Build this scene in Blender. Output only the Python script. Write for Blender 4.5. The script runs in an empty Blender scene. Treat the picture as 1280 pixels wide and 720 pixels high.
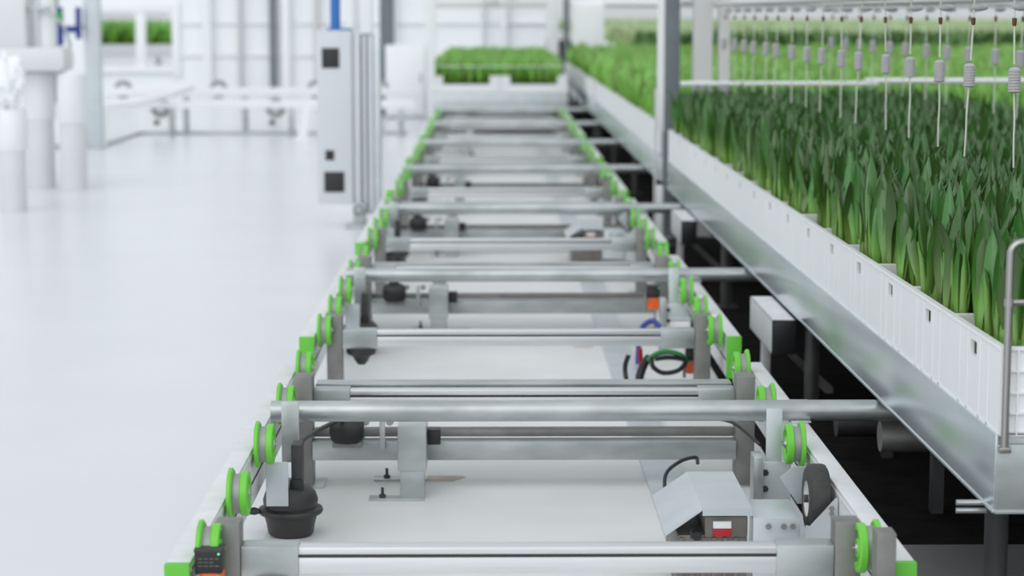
import bpy, bmesh, math, random
import numpy as np
from mathutils import Vector, Matrix

random.seed(7)
rng = np.random.default_rng(7)
PI = math.pi
C = bpy.context.scene.collection
scene = bpy.context.scene

# ------------------------------------------------------------------ camera
CH = 1.28                       # eye height above the floor
PITCH, YAW = 7.375, 0.5575      # degrees down, degrees to the right
cam_d = bpy.data.cameras.new('camera')
cam = bpy.data.objects.new('camera', cam_d)
C.objects.link(cam)
cam.location = (0, 0, CH)
cam.rotation_euler = (math.radians(90 - PITCH), 0, math.radians(-YAW))
cam_d.sensor_width = 36.0
cam_d.lens = 36.0 * 2650 / 1280
cam_d.clip_end = 400
cam_d.dof.use_dof = True
cam_d.dof.focus_distance = 4.95
cam_d.dof.aperture_fstop = 3.5
scene.camera = cam

# ------------------------------------------------------------------ world, sun, exposure
w = bpy.data.worlds.new('overcast'); scene.world = w; w.use_nodes = True
bg = w.node_tree.nodes['Background']
nt = w.node_tree                       # overcast sky, graded brightest behind and left of camera to light camera-facing faces
tc = nt.nodes.new('ShaderNodeTexCoord'); sx = nt.nodes.new('ShaderNodeSeparateXYZ')
ad = nt.nodes.new('ShaderNodeMath'); ad.operation = 'MULTIPLY_ADD'; ad.inputs[1].default_value = 0.5
mr = nt.nodes.new('ShaderNodeMapRange'); mr.inputs[1].default_value = -1.0; mr.inputs[2].default_value = 1.0
mr.inputs[3].default_value = 1.22; mr.inputs[4].default_value = 0.70
nt.links.new(tc.outputs['Generated'], sx.inputs[0])
nt.links.new(sx.outputs['X'], ad.inputs[0]); nt.links.new(sx.outputs['Y'], ad.inputs[2])
nt.links.new(ad.outputs[0], mr.inputs[0]); nt.links.new(mr.outputs[0], bg.inputs[1])
bg.inputs[0].default_value = (0.905, 0.955, 1.0, 1)
sun_d = bpy.data.lights.new('sun', 'SUN'); sun_d.energy = 0.7; sun_d.angle = math.radians(50)
sun_d.color = (1.0, 0.985, 0.96)
sun = bpy.data.objects.new('sun', sun_d); C.objects.link(sun)
sun.rotation_euler = (math.radians(42), math.radians(-34), 0)
sun.location = (-6, 4, 9)
vs = scene.view_settings
vs.view_transform = 'Standard'; vs.look = 'None'; vs.gamma = 1; vs.exposure = 0.06
vs.use_curve_mapping = False
try:
    scene.cycles.use_denoising = True
    scene.cycles.max_bounces = 8
except Exception:
    pass

# ------------------------------------------------------------------ materials
def mat(name, col, rough=0.5, metal=0.0, noise=0.0, scale=8.0, bump=0.0, spec=0.5, col2=None, stretch=None):
    m = bpy.data.materials.new(name); m.use_nodes = True
    nt = m.node_tree; b = nt.nodes['Principled BSDF']
    b.inputs['Base Color'].default_value = (*col, 1)
    b.inputs['Roughness'].default_value = rough
    b.inputs['Metallic'].default_value = metal
    b.inputs['Specular IOR Level'].default_value = spec
    if noise > 0 or bump > 0 or col2:
        tc = nt.nodes.new('ShaderNodeTexCoord')
        mp = nt.nodes.new('ShaderNodeMapping')
        nt.links.new(tc.outputs['Object'], mp.inputs[0])
        if stretch: mp.inputs['Scale'].default_value = stretch
        n = nt.nodes.new('ShaderNodeTexNoise')
        n.inputs['Scale'].default_value = scale; n.inputs['Detail'].default_value = 5
        nt.links.new(mp.outputs[0], n.inputs['Vector'])
        if noise > 0 or col2:
            r = nt.nodes.new('ShaderNodeValToRGB')
            c2 = col2 if col2 else tuple(max(0, c * (1 - noise)) for c in col)
            r.color_ramp.elements[0].position = 0.35; r.color_ramp.elements[0].color = (*c2, 1)
            r.color_ramp.elements[1].position = 0.65; r.color_ramp.elements[1].color = (*col, 1)
            nt.links.new(n.outputs['Fac'], r.inputs[0]); nt.links.new(r.outputs[0], b.inputs['Base Color'])
        if bump > 0:
            bp = nt.nodes.new('ShaderNodeBump'); bp.inputs['Strength'].default_value = bump
            bp.inputs['Distance'].default_value = 0.01
            nt.links.new(n.outputs['Fac'], bp.inputs['Height']); nt.links.new(bp.outputs[0], b.inputs['Normal'])
    return m

def leaf_mat(name, stops, trans=0.3, rough=0.42):
    m = bpy.data.materials.new(name); m.use_nodes = True
    nt = m.node_tree; b = nt.nodes['Principled BSDF']; out = nt.nodes['Material Output']
    at = nt.nodes.new('ShaderNodeAttribute'); at.attribute_name = 'hgt'
    r = nt.nodes.new('ShaderNodeValToRGB')
    cr = r.color_ramp
    cr.elements[0].position = stops[0][0]; cr.elements[0].color = (*stops[0][1], 1)
    cr.elements[1].position = stops[-1][0]; cr.elements[1].color = (*stops[-1][1], 1)
    for p, c in stops[1:-1]:
        e = cr.elements.new(p); e.color = (*c, 1)
    nt.links.new(at.outputs['Fac'], r.inputs[0])
    av = nt.nodes.new('ShaderNodeAttribute'); av.attribute_name = 'rnd'
    mr = nt.nodes.new('ShaderNodeMapRange'); mr.inputs[3].default_value = 0.6; mr.inputs[4].default_value = 1.4
    nt.links.new(av.outputs['Fac'], mr.inputs[0])
    hs = nt.nodes.new('ShaderNodeHueSaturation')
    mh = nt.nodes.new('ShaderNodeMapRange'); mh.inputs[3].default_value = 0.475; mh.inputs[4].default_value = 0.515
    nt.links.new(av.outputs['Fac'], mh.inputs[0]); nt.links.new(mh.outputs[0], hs.inputs['Hue'])
    nt.links.new(mr.outputs[0], hs.inputs['Value']); nt.links.new(r.outputs[0], hs.inputs['Color'])
    nt.links.new(hs.outputs[0], b.inputs['Base Color'])
    b.inputs['Roughness'].default_value = rough
    b.inputs['Specular IOR Level'].default_value = 0.6
    t = nt.nodes.new('ShaderNodeBsdfTranslucent'); nt.links.new(hs.outputs[0], t.inputs[0])
    mx = nt.nodes.new('ShaderNodeMixShader'); mx.inputs[0].default_value = trans
    nt.links.new(b.outputs[0], mx.inputs[1]); nt.links.new(t.outputs[0], mx.inputs[2])
    nt.links.new(mx.outputs[0], out.inputs[0])
    return m

M = {
 'floor':   mat('epoxy_floor', (0.70, 0.715, 0.735), 0.25, noise=0.03, scale=1.3),
 'aisle':   mat('worn_epoxy', (0.72, 0.725, 0.72), 0.45, scale=2.2, col2=(0.66, 0.66, 0.65)),
 'concrete':mat('grey_concrete', (0.20, 0.20, 0.205), 0.8, noise=0.35, scale=3, bump=0.2),
 'dark_floor':    mat('dark_ground', (0.011, 0.010, 0.009), 1.0, spec=0.1, noise=0.6, scale=9, bump=0.8),
 'white':   mat('white_paint', (0.84, 0.85, 0.86), 0.4, noise=0.03, scale=5),
 'rail':    mat('rail_aluminium', (0.80, 0.80, 0.81), 0.42, metal=0.35, noise=0.10, scale=14),
 'alu':     mat('brushed_aluminium', (0.76, 0.77, 0.78), 0.34, metal=0.85, noise=0.08, scale=20, stretch=(0.2, 4, 4)),
 'galv':    mat('galvanised_steel', (0.50, 0.525, 0.525), 0.34, metal=0.7, scale=17, col2=(0.36, 0.39, 0.385), stretch=(.4, 1, 1)),
 'galvd':   mat('weathered_galvanised_steel', (0.29, 0.285, 0.275), 0.5, metal=0.65, scale=12, col2=(0.22, 0.215, 0.205)),
 'zinc':    mat('zinc_plate', (0.62, 0.66, 0.68), 0.38, metal=0.55, scale=9, col2=(0.56, 0.60, 0.62)),
 'panel':   mat('tray_panel_aluminium', (0.70, 0.74, 0.77), 0.24, metal=0.85, scale=2.2, col2=(0.60, 0.65, 0.69), bump=0.06),
 'steel':   mat('stainless_tube', (0.38, 0.37, 0.355), 0.3, metal=0.95),
 'dsteel':  mat('dark_steel', (0.07, 0.07, 0.07), 0.5, metal=0.5, noise=0.3, scale=12),
 'green':   mat('green_polyurethane', (0.15, 0.57, 0.045), 0.42, noise=0.08, scale=10),
 'greencap':mat('green_cap_plastic', (0.12, 0.50, 0.04), 0.45),
 'groove':  mat('dark_groove', (0.03, 0.03, 0.03), 0.6),
 'tread':   mat('grey_tread', (0.33, 0.33, 0.32), 0.5, metal=0.4),
 'rubber':  mat('black_rubber', (0.018, 0.018, 0.018), 0.5, noise=0.4, scale=20),
 'brub':    mat('bellows_rubber', (0.035, 0.033, 0.032), 0.42, noise=0.3, scale=8),
 'tyre':    mat('worn_tyre_rubber', (0.05, 0.048, 0.046), 0.7, noise=0.35, scale=30),
 'black':   mat('black_plastic', (0.012, 0.012, 0.013), 0.35),
 'blackpl': mat('black_square_plate', (0.022, 0.02, 0.022), 0.5),
 'orange':  mat('orange_plastic', (0.80, 0.115, 0.015), 0.4),
 'red':     mat('red_label', (0.42, 0.01, 0.02), 0.45),
 'label':   mat('white_label', (0.8, 0.8, 0.8), 0.5),
 'blue':    mat('blue_paint', (0.03, 0.16, 0.48), 0.4),
 'navy':    mat('navy_plastic', (0.015, 0.03, 0.24), 0.4),
 'gcable':  mat('green_cable', (0.04, 0.30, 0.08), 0.4),
 'crate':   mat('white_crate_plastic', (0.82, 0.83, 0.845), 0.4, spec=0.4),
 'peat':    mat('crate_water_bed', (0.05, 0.055, 0.04), 0.6, noise=0.4, scale=30),
 'motor':   mat('motor_casting', (0.24, 0.22, 0.20), 0.5, metal=0.5, noise=0.3, scale=20),
 'cabinet': mat('cabinet_grey', (0.62, 0.645, 0.67), 0.4, noise=0.02, scale=4),
 'pole':    mat('grey_pole_steel', (0.18, 0.205, 0.225), 0.5, metal=0.3, noise=0.12, scale=10),
 'polel':   mat('pale_pole_steel', (0.62, 0.61, 0.60), 0.5, metal=0.1),
 'hose':    mat('drip_hose', (0.56, 0.60, 0.50), 0.45),
 'weight':  mat('grey_hose_weight', (0.42, 0.41, 0.42), 0.5),
 'brown':   mat('brown_connector', (0.11, 0.04, 0.02), 0.4),
 'drum':    mat('white_drum_plastic', (0.72, 0.725, 0.73), 0.45, noise=0.04, scale=6),
 'bag':     mat('clear_plastic_bag', (0.9, 0.91, 0.93), 0.25),
 'glassw':  mat('frosted_panel', (0.86, 0.88, 0.90), 0.35, noise=0.03, scale=0.8),
 'rust':    mat('rust_stain', (0.62, 0.55, 0.46), 0.8, noise=0.3, scale=10),
 'led':     mat('green_led', (0.02, 0.8, 0.2), 0.3),
}
le = M['led'].node_tree.nodes['Principled BSDF']
le.inputs['Emission Color'].default_value = (0.05, 1, 0.3, 1); le.inputs['Emission Strength'].default_value = 2.0
TULIP = leaf_mat('tulip_leaf', [(0.0, (0.24, 0.38, 0.11)), (0.34, (0.18, 0.35, 0.07)), (0.52, (0.07, 0.195, 0.036)), (1.0, (0.048, 0.13, 0.03))], trans=0.15, rough=0.30)
LITG = leaf_mat('lit_tulip_leaf', [(0.0, (0.22, 0.38, 0.05)), (0.3, (0.22, 0.50, 0.07)), (1.0, (0.31, 0.60, 0.16))], trans=0.35)  # lighter green puts the brighter light on the farther beds into the leaf colour
SHADEG = leaf_mat('shaded_tulip_leaf', [(0.0, (0.06, 0.13, 0.025)), (1.0, (0.085, 0.21, 0.04))], trans=0.2)  # darker green paints in the shadow side of the far bed's front
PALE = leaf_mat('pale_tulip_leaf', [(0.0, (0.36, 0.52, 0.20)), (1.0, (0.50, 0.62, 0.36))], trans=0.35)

# ------------------------------------------------------------------ mesh helpers
def add_box(bm, x0, x1, y0, y1, z0, z1, bev=0.0, mtx=None):
    t = bmesh.new()
    bmesh.ops.create_cube(t, size=1)
    for v in t.verts:
        v.co = Vector((x0 + (v.co.x + .5) * (x1 - x0), y0 + (v.co.y + .5) * (y1 - y0), z0 + (v.co.z + .5) * (z1 - z0)))
    if bev > 0:
        bmesh.ops.bevel(t, geom=t.edges[:], offset=bev, segments=2, affect='EDGES', profile=0.6)
    _merge(bm, t, mtx)

def _merge(bm, t, mtx=None):
    if mtx is not None: bmesh.ops.transform(t, matrix=mtx, verts=t.verts[:])
    me = bpy.data.meshes.new('tmp'); t.to_mesh(me); t.free(); bm.from_mesh(me); bpy.data.meshes.remove(me)

def add_lathe(bm, prof, seg=32, mtx=None, close=False):
    """prof: list of (r, z) about the z axis; end rings are capped."""
    t = bmesh.new(); rings = []
    for r, z in prof:
        rings.append([t.verts.new((r * math.cos(2 * PI * i / seg), r * math.sin(2 * PI * i / seg), z)) for i in range(seg)])
    for a, b in zip(rings, rings[1:]):
        for i in range(seg):
            t.faces.new((a[i], a[(i + 1) % seg], b[(i + 1) % seg], b[i]))
    if close:
        a, b = rings[-1], rings[0]
        for i in range(seg):
            t.faces.new((a[i], a[(i + 1) % seg], b[(i + 1) % seg], b[i]))
    else:
        t.faces.new(list(reversed(rings[0]))); t.faces.new(rings[-1])
    bmesh.ops.recalc_face_normals(t, faces=t.faces[:])
    _merge(bm, t, mtx)

def axis_x(x, y, z):   # lathe axis along +x
    return Matrix.Translation((x, y, z)) @ Matrix.Rotation(PI / 2, 4, 'Y')
def axis_y(x, y, z):
    return Matrix.Translation((x, y, z)) @ Matrix.Rotation(-PI / 2, 4, 'X')
def at(x, y, z): return Matrix.Translation((x, y, z))

def catmull(pts, n=8):
    P = [Vector(p) for p in pts]; P = [P[0]] + P + [P[-1]]; out = []
    for i in range(1, len(P) - 2):
        for k in range(n):
            t = k / n
            a, b, c, d = P[i - 1], P[i], P[i + 1], P[i + 2]
            out.append(0.5 * ((2 * b) + (c - a) * t + (2 * a - 5 * b + 4 * c - d) * t * t + (3 * b - a - 3 * c + d) * t ** 3))
    out.append(P[-2]); return out

def add_tube(bm, pts, r, seg=10, smooth=0):
    P = catmull(pts, smooth) if smooth else [Vector(p) for p in pts]
    t = bmesh.new(); rings = []; prev = None
    for i, p in enumerate(P):
        d = (P[min(i + 1, len(P) - 1)] - P[max(i - 1, 0)]).normalized()
        if prev is None:
            u = d.orthogonal().normalized()
        else:
            u = (prev - d * prev.dot(d)).normalized()
        prev = u; v = d.cross(u)
        rr = r[i] if isinstance(r, (list, tuple)) else r
        rings.append([t.verts.new(p + rr * (math.cos(2 * PI * k / seg) * u + math.sin(2 * PI * k / seg) * v)) for k in range(seg)])
    for a, b in zip(rings, rings[1:]):
        for k in range(seg): t.faces.new((a[k], a[(k + 1) % seg], b[(k + 1) % seg], b[k]))
    t.faces.new(list(reversed(rings[0]))); t.faces.new(rings[-1])
    bmesh.ops.recalc_face_normals(t, faces=t.faces[:])
    _merge(bm, t)

def add_prism(bm, poly, lo, hi, axis='x', mtx=None):
    """poly: 2-D outline; extruded along the axis."""
    t = bmesh.new()
    def mk(p, h):
        if axis == 'x': return (h, p[0], p[1])
        if axis == 'y': return (p[0], h, p[1])
        return (p[0], p[1], h)
    A = [t.verts.new(mk(p, lo)) for p in poly]; B = [t.verts.new(mk(p, hi)) for p in poly]
    n = len(poly)
    t.faces.new(A); t.faces.new(list(reversed(B)))
    for i in range(n): t.faces.new((A[i], B[i], B[(i + 1) % n], A[(i + 1) % n]))
    bmesh.ops.recalc_face_normals(t, faces=t.faces[:])
    _merge(bm, t, mtx)

def obj(name, bm, m, parent=None, smooth=True, label=None):
    me = bpy.data.meshes.new(name); bm.to_mesh(me); bm.free()
    me.materials.append(m)
    if smooth:
        me.polygons.foreach_set('use_smooth', [True] * len(me.polygons))
        try: me.set_sharp_from_angle(angle=math.radians(35))
        except Exception: pass
    o = bpy.data.objects.new(name, me); C.objects.link(o)
    if parent: o.parent = parent
    if label: o['label'] = label
    return o

def box_obj(name, dims, m, parent=None, bev=0.002, label=None):
    bm = bmesh.new(); add_box(bm, *dims, bev=bev); return obj(name, bm, m, parent, label=label)

def tag(o, label, cat, group=None, kind=None):
    o['label'] = label; o['category'] = cat
    if group: o['group'] = group
    if kind: o['kind'] = kind
    return o

def thing(name, label, cat, loc=(0, 0, 0), group=None):
    o = bpy.data.objects.new(name, None); C.objects.link(o)
    o.location = loc; o.empty_display_size = 0.1
    return tag(o, label, cat, group)

def struct(name, bm, m):
    o = obj(name, bm, m); o['kind'] = 'structure'; return o

def sbox(name, dims, m, bev=0.0):
    bm = bmesh.new(); add_box(bm, *dims, bev=bev); return struct(name, bm, m)

def dup(root, loc=None, label=None, group=None, skip=()):
    """a copy of a thing with copies of its parts and sub-parts"""
    r = root.copy(); C.objects.link(r)
    if loc is not None: r.location = loc
    if label: r['label'] = label
    if group: r['group'] = group
    for ch in list(root.children):
        if ch in skip: continue
        c = ch.copy(); C.objects.link(c); c.parent = r
        for g in list(ch.children):
            d = g.copy(); C.objects.link(d); d.parent = c
    return r

ORD = ['nearest', 'second', 'third', 'fourth', 'fifth', 'sixth', 'seventh', 'eighth', 'ninth', 'tenth', 'eleventh', 'twelfth',
       'thirteenth', 'fourteenth', 'fifteenth', 'sixteenth', 'seventeenth', 'eighteenth', 'nineteenth', 'twentieth']

# ------------------------------------------------------------------ the setting
sbox('floor', (-16, 0.80, -1, 110, -0.2, 0.0), M['floor'])
sbox('floor_bench_side', (0.80, 40, -1, 5.02, -0.2, 0.0), M['concrete'])
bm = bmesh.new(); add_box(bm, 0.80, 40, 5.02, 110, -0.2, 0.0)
struct('floor_under_benches', bm, M['dark_floor'])  # near-black ground colour beneath the benches
sbox('floor_track_strip', (-0.56, 0.75, 2.5, 24, 0.0, 0.002), M['aisle'])
sbox('floor_channel', (0.425, 0.53, 4.3, 21.5, 0.002, 0.014), M['zinc'])

# back partition: pale panels with posts and rails, a window that looks on to a bed beyond
YB = 33.6
bm = bmesh.new()
add_box(bm, -16, -6.22, YB, YB + .08, 0, 4)
add_box(bm, -6.22, -4.95, YB, YB + .08, 1.38, 4)
add_box(bm, -6.22, -4.95, YB, YB + .08, 0, 0.42)
add_box(bm, -4.95, 0.86, YB, YB + .08, 0, 4)
struct('wall_back', bm, M['glassw'])
sbox('wall_far', (0.5, 40, 106, 106.2, 0, 6), M['white'])
sbox('wall_left', (-16.2, -16, -1, 106, 0, 5), M['white'])
bm = bmesh.new()
add_box(bm, -6.28, -6.15, YB - .06, YB, 0.3, 1.46, .01); add_box(bm, -5.01, -4.89, YB - .06, YB, 0.3, 1.46, .01)
add_box(bm, -5.58, -5.42, YB - .06, YB, 0.42, 1.40, .01)
add_box(bm, -6.27, -5.0, YB - .07, YB, 1.30, 1.44, .01); add_box(bm, -6.27, -5.0, YB - .07, YB, 0.36, 0.46, .01)
struct('window_1_frame', bm, M['white'])
k = 0
for x, wd, m in ((-4.45, .13, 'white'), (-3.95, .05, 'polel'), (-3.43, .08, 'pole'), (-3.22, .13, 'white'), (-2.75, .06, 'polel'), (-2.2, .10, 'white'), (-7.2, .12, 'white'), (-1.55, .1, 'white'), (0.2, .1, 'white'), (-0.15, .05, 'white')):
    k += 1
    sbox('trim_%d' % k, (x - wd / 2, x + wd / 2, YB - .16, YB - .0, 0, 4), M[m], .008)
for z, h, m in ((1.60, .06, 'white'), (1.12, .04, 'white'), (0.62, .05, 'white')):
    k += 1
    sbox('trim_%d' % k, (-4.93, 0.86, YB - .05, YB, z, z + h), M[m], .005)

# ------------------------------------------------------------------ roller track sections
RXL, RXR = -0.617, 0.803        # outer faces of the two rails
XC = (RXL + RXR) / 2
RZ = 0.25                       # rail top
SEC, PER = 3.91, 2.83
OFF = (0.075, 0.545, 1.07, 1.60, 2.16)

def wheel_parts(parent, y, side, tread_mesh=[None], meshes={}):
    """green flanged wheel on the inner face of a rail; side -1 left rail, +1 right rail"""
    key = side
    if key not in meshes:
        s = -1 if side > 0 else 1       # direction from the rail towards the middle
        bm = bmesh.new()
        def prof(lst): return [(r, z * s) for r, z in lst]
        # flange
        add_lathe(bm, prof([(0.020, 0), (0.050, 0), (0.0555, 0.002), (0.0555, 0.008), (0.051, 0.0115), (0.020, 0.0115)]), 40, axis_x(0, 0, 0))
        # disc with recessed face
        add_lathe(bm, prof([(0.012, 0.0275), (0.046, 0.0275), (0.0485, 0.0295), (0.0485, 0.0415), (0.046, 0.044), (0.036, 0.044),
                            (0.034, 0.039), (0.020, 0.039), (0.018, 0.044), (0.012, 0.044)]), 40, axis_x(0, 0, 0))
        g = obj('wheel', bm, M['green'], parent)
        bm = bmesh.new(); add_lathe(bm, prof([(0.043, 0.0116), (0.0425, 0.022), (0.043, 0.0274)]), 32, axis_x(0, 0, 0))
        t = obj('tread', bm, M['tread'], g)
        bm = bmesh.new(); add_lathe(bm, prof([(0.0115, 0.001), (0.0115, 0.041), (0.010, 0.047), (0.004, 0.048)]), 14, axis_x(0, 0, 0))
        add_lathe(bm, prof([(0.0035, 0.048), (0.0035, 0.052)]), 8, axis_x(0, 0, 0))
        h = obj('hub_bolt', bm, M['steel'], g)
        meshes[key] = (g, t, h)
    else:
        src = meshes[key]
        g = src[0].copy(); C.objects.link(g); g.parent = parent
        for q in src[1:]:
            c = q.copy(); C.objects.link(c); c.parent = g
    g.location = (RXL + 0.053, y, 0.260) if side < 0 else (RXR - 0.056, y, 0.258)
    return g

def build_section(y0, label):
    t = thing('track_section', label, 'conveyor', (0, y0, 0), 'track sections between the aisle and the bench')
    L = 2.32
    for s in (-1, 1):
        xo = RXL if s < 0 else RXR - 0.046
        bm = bmesh.new()
        add_box(bm, xo, xo + .046, 0.008, L, 0.115, RZ, .003)
        xi = xo + .046 if s < 0 else xo
        add_box(bm, xi - .002, xi + .002, 0.008, L, 0.232, 0.240)      # lip along the inner face
        r = obj('rail', bm, M['rail'], t)
        bm = bmesh.new(); add_box(bm, xi - .0012, xi + .0012, 0.02, L - .02, 0.168, 0.174); obj('slot', bm, M['groove'], r)
        bm = bmesh.new(); add_box(bm, xo - .001, xo + .047, -0.012, 0.008, 0.114, RZ + .001, .003)
        obj('end_cap', bm, M['greencap'], t)
        for i, oy in enumerate(OFF): wheel_parts(t, oy, s)
        # posts
        px = (-0.537, -0.486) if s < 0 else (0.664, 0.715)
        for yy, dd in ((0.12, 0.03), (1.79, 0.04)):
            bm = bmesh.new(); add_box(bm, px[0], px[1], yy - dd, yy + dd, 0.0, 0.305, .004)
            p = obj('post', bm, M['galvd'], t)
            bm = bmesh.new(); add_box(bm, px[0] - .03, px[1] + .03, yy - dd - .02, yy + dd + .02, 0.0, 0.006, .001)
            obj('base_plate', bm, M['galv'], p)
            bm = bmesh.new(); add_lathe(bm, [(.012, 0), (.012, .012), (.006, .016)], 6, axis_x(px[1] if s < 0 else px[0] - .016, yy - .01, .225)); obj('bolt', bm, M['steel'], p)
    # front beam with sleeves
    def beam(name, y, z0, z1, x0, x1, sleeve, m='alu', groove=True):
        bm = bmesh.new()
        d = 0.022
        add_box(bm, x0, x1, y - d, y + d, z1 - .014, z1, .002)
        add_box(bm, x0, x1, y - d + .006, y + d - .006, z1 - .022, z1 - .012)
        add_box(bm, x0, x1, y - d - .001, y + d, z0, z1 - .020, .002)
        b = obj(name, bm, M[m], t)
        if groove:
            bm = bmesh.new(); add_box(bm, x0 + .003, x1 - .003, y - d + .002, y - d + .008, z1 - .0205, z1 - .0135); obj('slot', bm, M['groove'], b)
        for a0, a1 in sleeve:
            bm = bmesh.new(); add_box(bm, a0, a1, y - .029, y + .029, z0 - .007, z1 + .004, .004)
            obj('beam_sleeve', bm, M['galv'], b)
        return b
    xl, xr = -0.486, 0.664
    beam('cross_beam', 0.12, 0.203, 0.255, xl, xr, ((xl, xl + .112), (xr - .112, xr)))
    beam('cross_beam', 1.81, 0.208, 0.262, xl, xr, ((xl, xl + .10), (xr - .10, xr)))
    bm = bmesh.new(); add_box(bm, xl, xr, 1.875, 1.925, 0.218, 0.263, .003); add_box(bm, xl, xr, 1.865, 1.935, 0.258, 0.266, .001)
    obj('stiffener', bm, M['galv'], t)
    # lower tie beam, cover strip and centre leg
    bm = bmesh.new(); add_box(bm, xl, xr, 1.735, 1.79, 0.078, 0.130, .003); obj('tie_beam', bm, M['galv'], t)
    bm = bmesh.new(); add_box(bm, xl, xr, 1.80, 1.845, 0.130, 0.150, .003); obj('cable_strip', bm, M['galvd'], t)
    bm = bmesh.new()
    add_box(bm, -0.243, -0.178, 1.60, 1.645, 0.006, 0.085, .003)
    add_box(bm, -0.249, -0.173, 1.594, 1.735, 0.078, 0.20, .003)
    lg = obj('leg', bm, M['galv'], t)
    for yy in (1.60, 1.84):
        bm = bmesh.new(); add_box(bm, -0.325, -0.178, yy - .022, yy + .022, 0.001, 0.008, .001)
        bp = obj('foot_plate', bm, M['galv'], lg)
    bm = bmesh.new(); add_box(bm, -0.24, -0.185, 1.815, 1.86, 0.008, 0.20, .003); obj('leg', bm, M['galv'], t)
    bm = bmesh.new()
    for yy in (1.60, 1.84):
        add_lathe(bm, [(.009, .0), (.009, .007), (.004, .007), (.004, .026)], 8, at(-0.29, yy, .008))
    obj('anchor_bolt', bm, M['dsteel'], t)
    bm = bmesh.new(); add_box(bm, -0.172, -0.138, 1.69, 1.735, 0.130, 0.172, .003); obj('end_block', bm, M['black'], t)
    bm = bmesh.new(); add_box(bm, -0.303, -0.288, 1.72, 1.728, 0.112, 0.195, .001); obj('hanger_strap', bm, M['galv'], t)
    bm = bmesh.new()
    for x in (-0.34, -0.275): add_lathe(bm, [(.011, 0), (.011, .012), (.005, .012), (.005, .03)], 8, axis_y(x, 1.715, .188))
    obj('bolt', bm, M['steel'], t)
    # black buffer under the left sleeve
    bm = bmesh.new(); add_lathe(bm, [(.012, -.055), (.02, -.045), (.03, -.028), (.045, -.02), (.05, -.008), (.05, 0)], 20, at(xl + .06, 0.12, 0.196))
    obj('buffer', bm, M['brub'], t)
    return t

sec_labels = [
 'nearest section of green-wheeled conveyor track, rubber drive wheel on its right',
 'second section of green-wheeled track, coloured cables lying at its right',
 'third section of green-wheeled track, beginning past the second pair of green end caps',
 'fourth section of green-wheeled track, level with the foot of the grey control column',
 'fifth section of green-wheeled track, just beyond the control column',
 'sixth section of green-wheeled track, second before the tulip tray',
 'last section of green-wheeled track, ending beneath the tulip tray']
sec0 = build_section(SEC, sec_labels[0])
for i in range(1, 7): dup(sec0, (0, SEC + PER * i, 0), sec_labels[i])
# on the nearest section the second wheel of the right rail gives way to the rubber drive wheel
for ch in list(sec0.children):
    if ch.name.startswith('wheel') and ch.location.x > 0 and abs(ch.location.y - OFF[1]) < .01:
        for g in list(ch.children): bpy.data.objects.remove(g)
        bpy.data.objects.remove(ch)
# stub column outside the nearest right wheel
bm = bmesh.new(); add_box(bm, 0.719, 0.7555, -0.055, 0.0, 0.20, 0.318, .003); add_box(bm, 0.713, 0.7555, -0.06, 0.003, 0.0, 0.20, .003)
obj('stub_post', bm, M['galvd'], sec0)

# round pipes laid across both rails and on under the bench
pipe_lab = ['nearest round galvanised pipe laid across both rails', 'second round galvanised pipe across the rails, in front of the blue cable',
 'third round pipe across the rails, near the foot of the control column', 'fourth round pipe across the rails, counted from the front',
 'fifth round pipe across the rails, counted from the front', 'sixth round pipe across the rails, last but one', 'last round pipe across the rails, close before the tulip tray']
for i in range(7):
    bm = bmesh.new()
    add_lathe(bm, [(.022, -0.56), (.0268, -0.56), (.0268, 2.3), (.022, 2.3)], 28, axis_x(0, 0, 0))
    if i == 0:
        pipe0 = thing('cross_pipe', pipe_lab[0], 'pipe', (0, 5.31, RZ + .0275), 'pipes across the track')
        obj('pipe', bm, M['galv'], pipe0)
        for s, x in ((-1, -0.594), (1, 0.78)):
            b2 = bmesh.new()
            if s > 0:
                add_box(b2, x - .02, x + .03, -.034, .034, -.0265, -.0225, .001)
                add_box(b2, x - .02, x + .03, .028, .034, -.0265, .022, .001)
                obj('clamp', b2, M['zinc'], pipe0)
            else:
                b2.free()
    else:
        bm.free(); dup(pipe0, (0, 5.31 + PER * i, RZ + .0275), pipe_lab[i])

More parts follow.
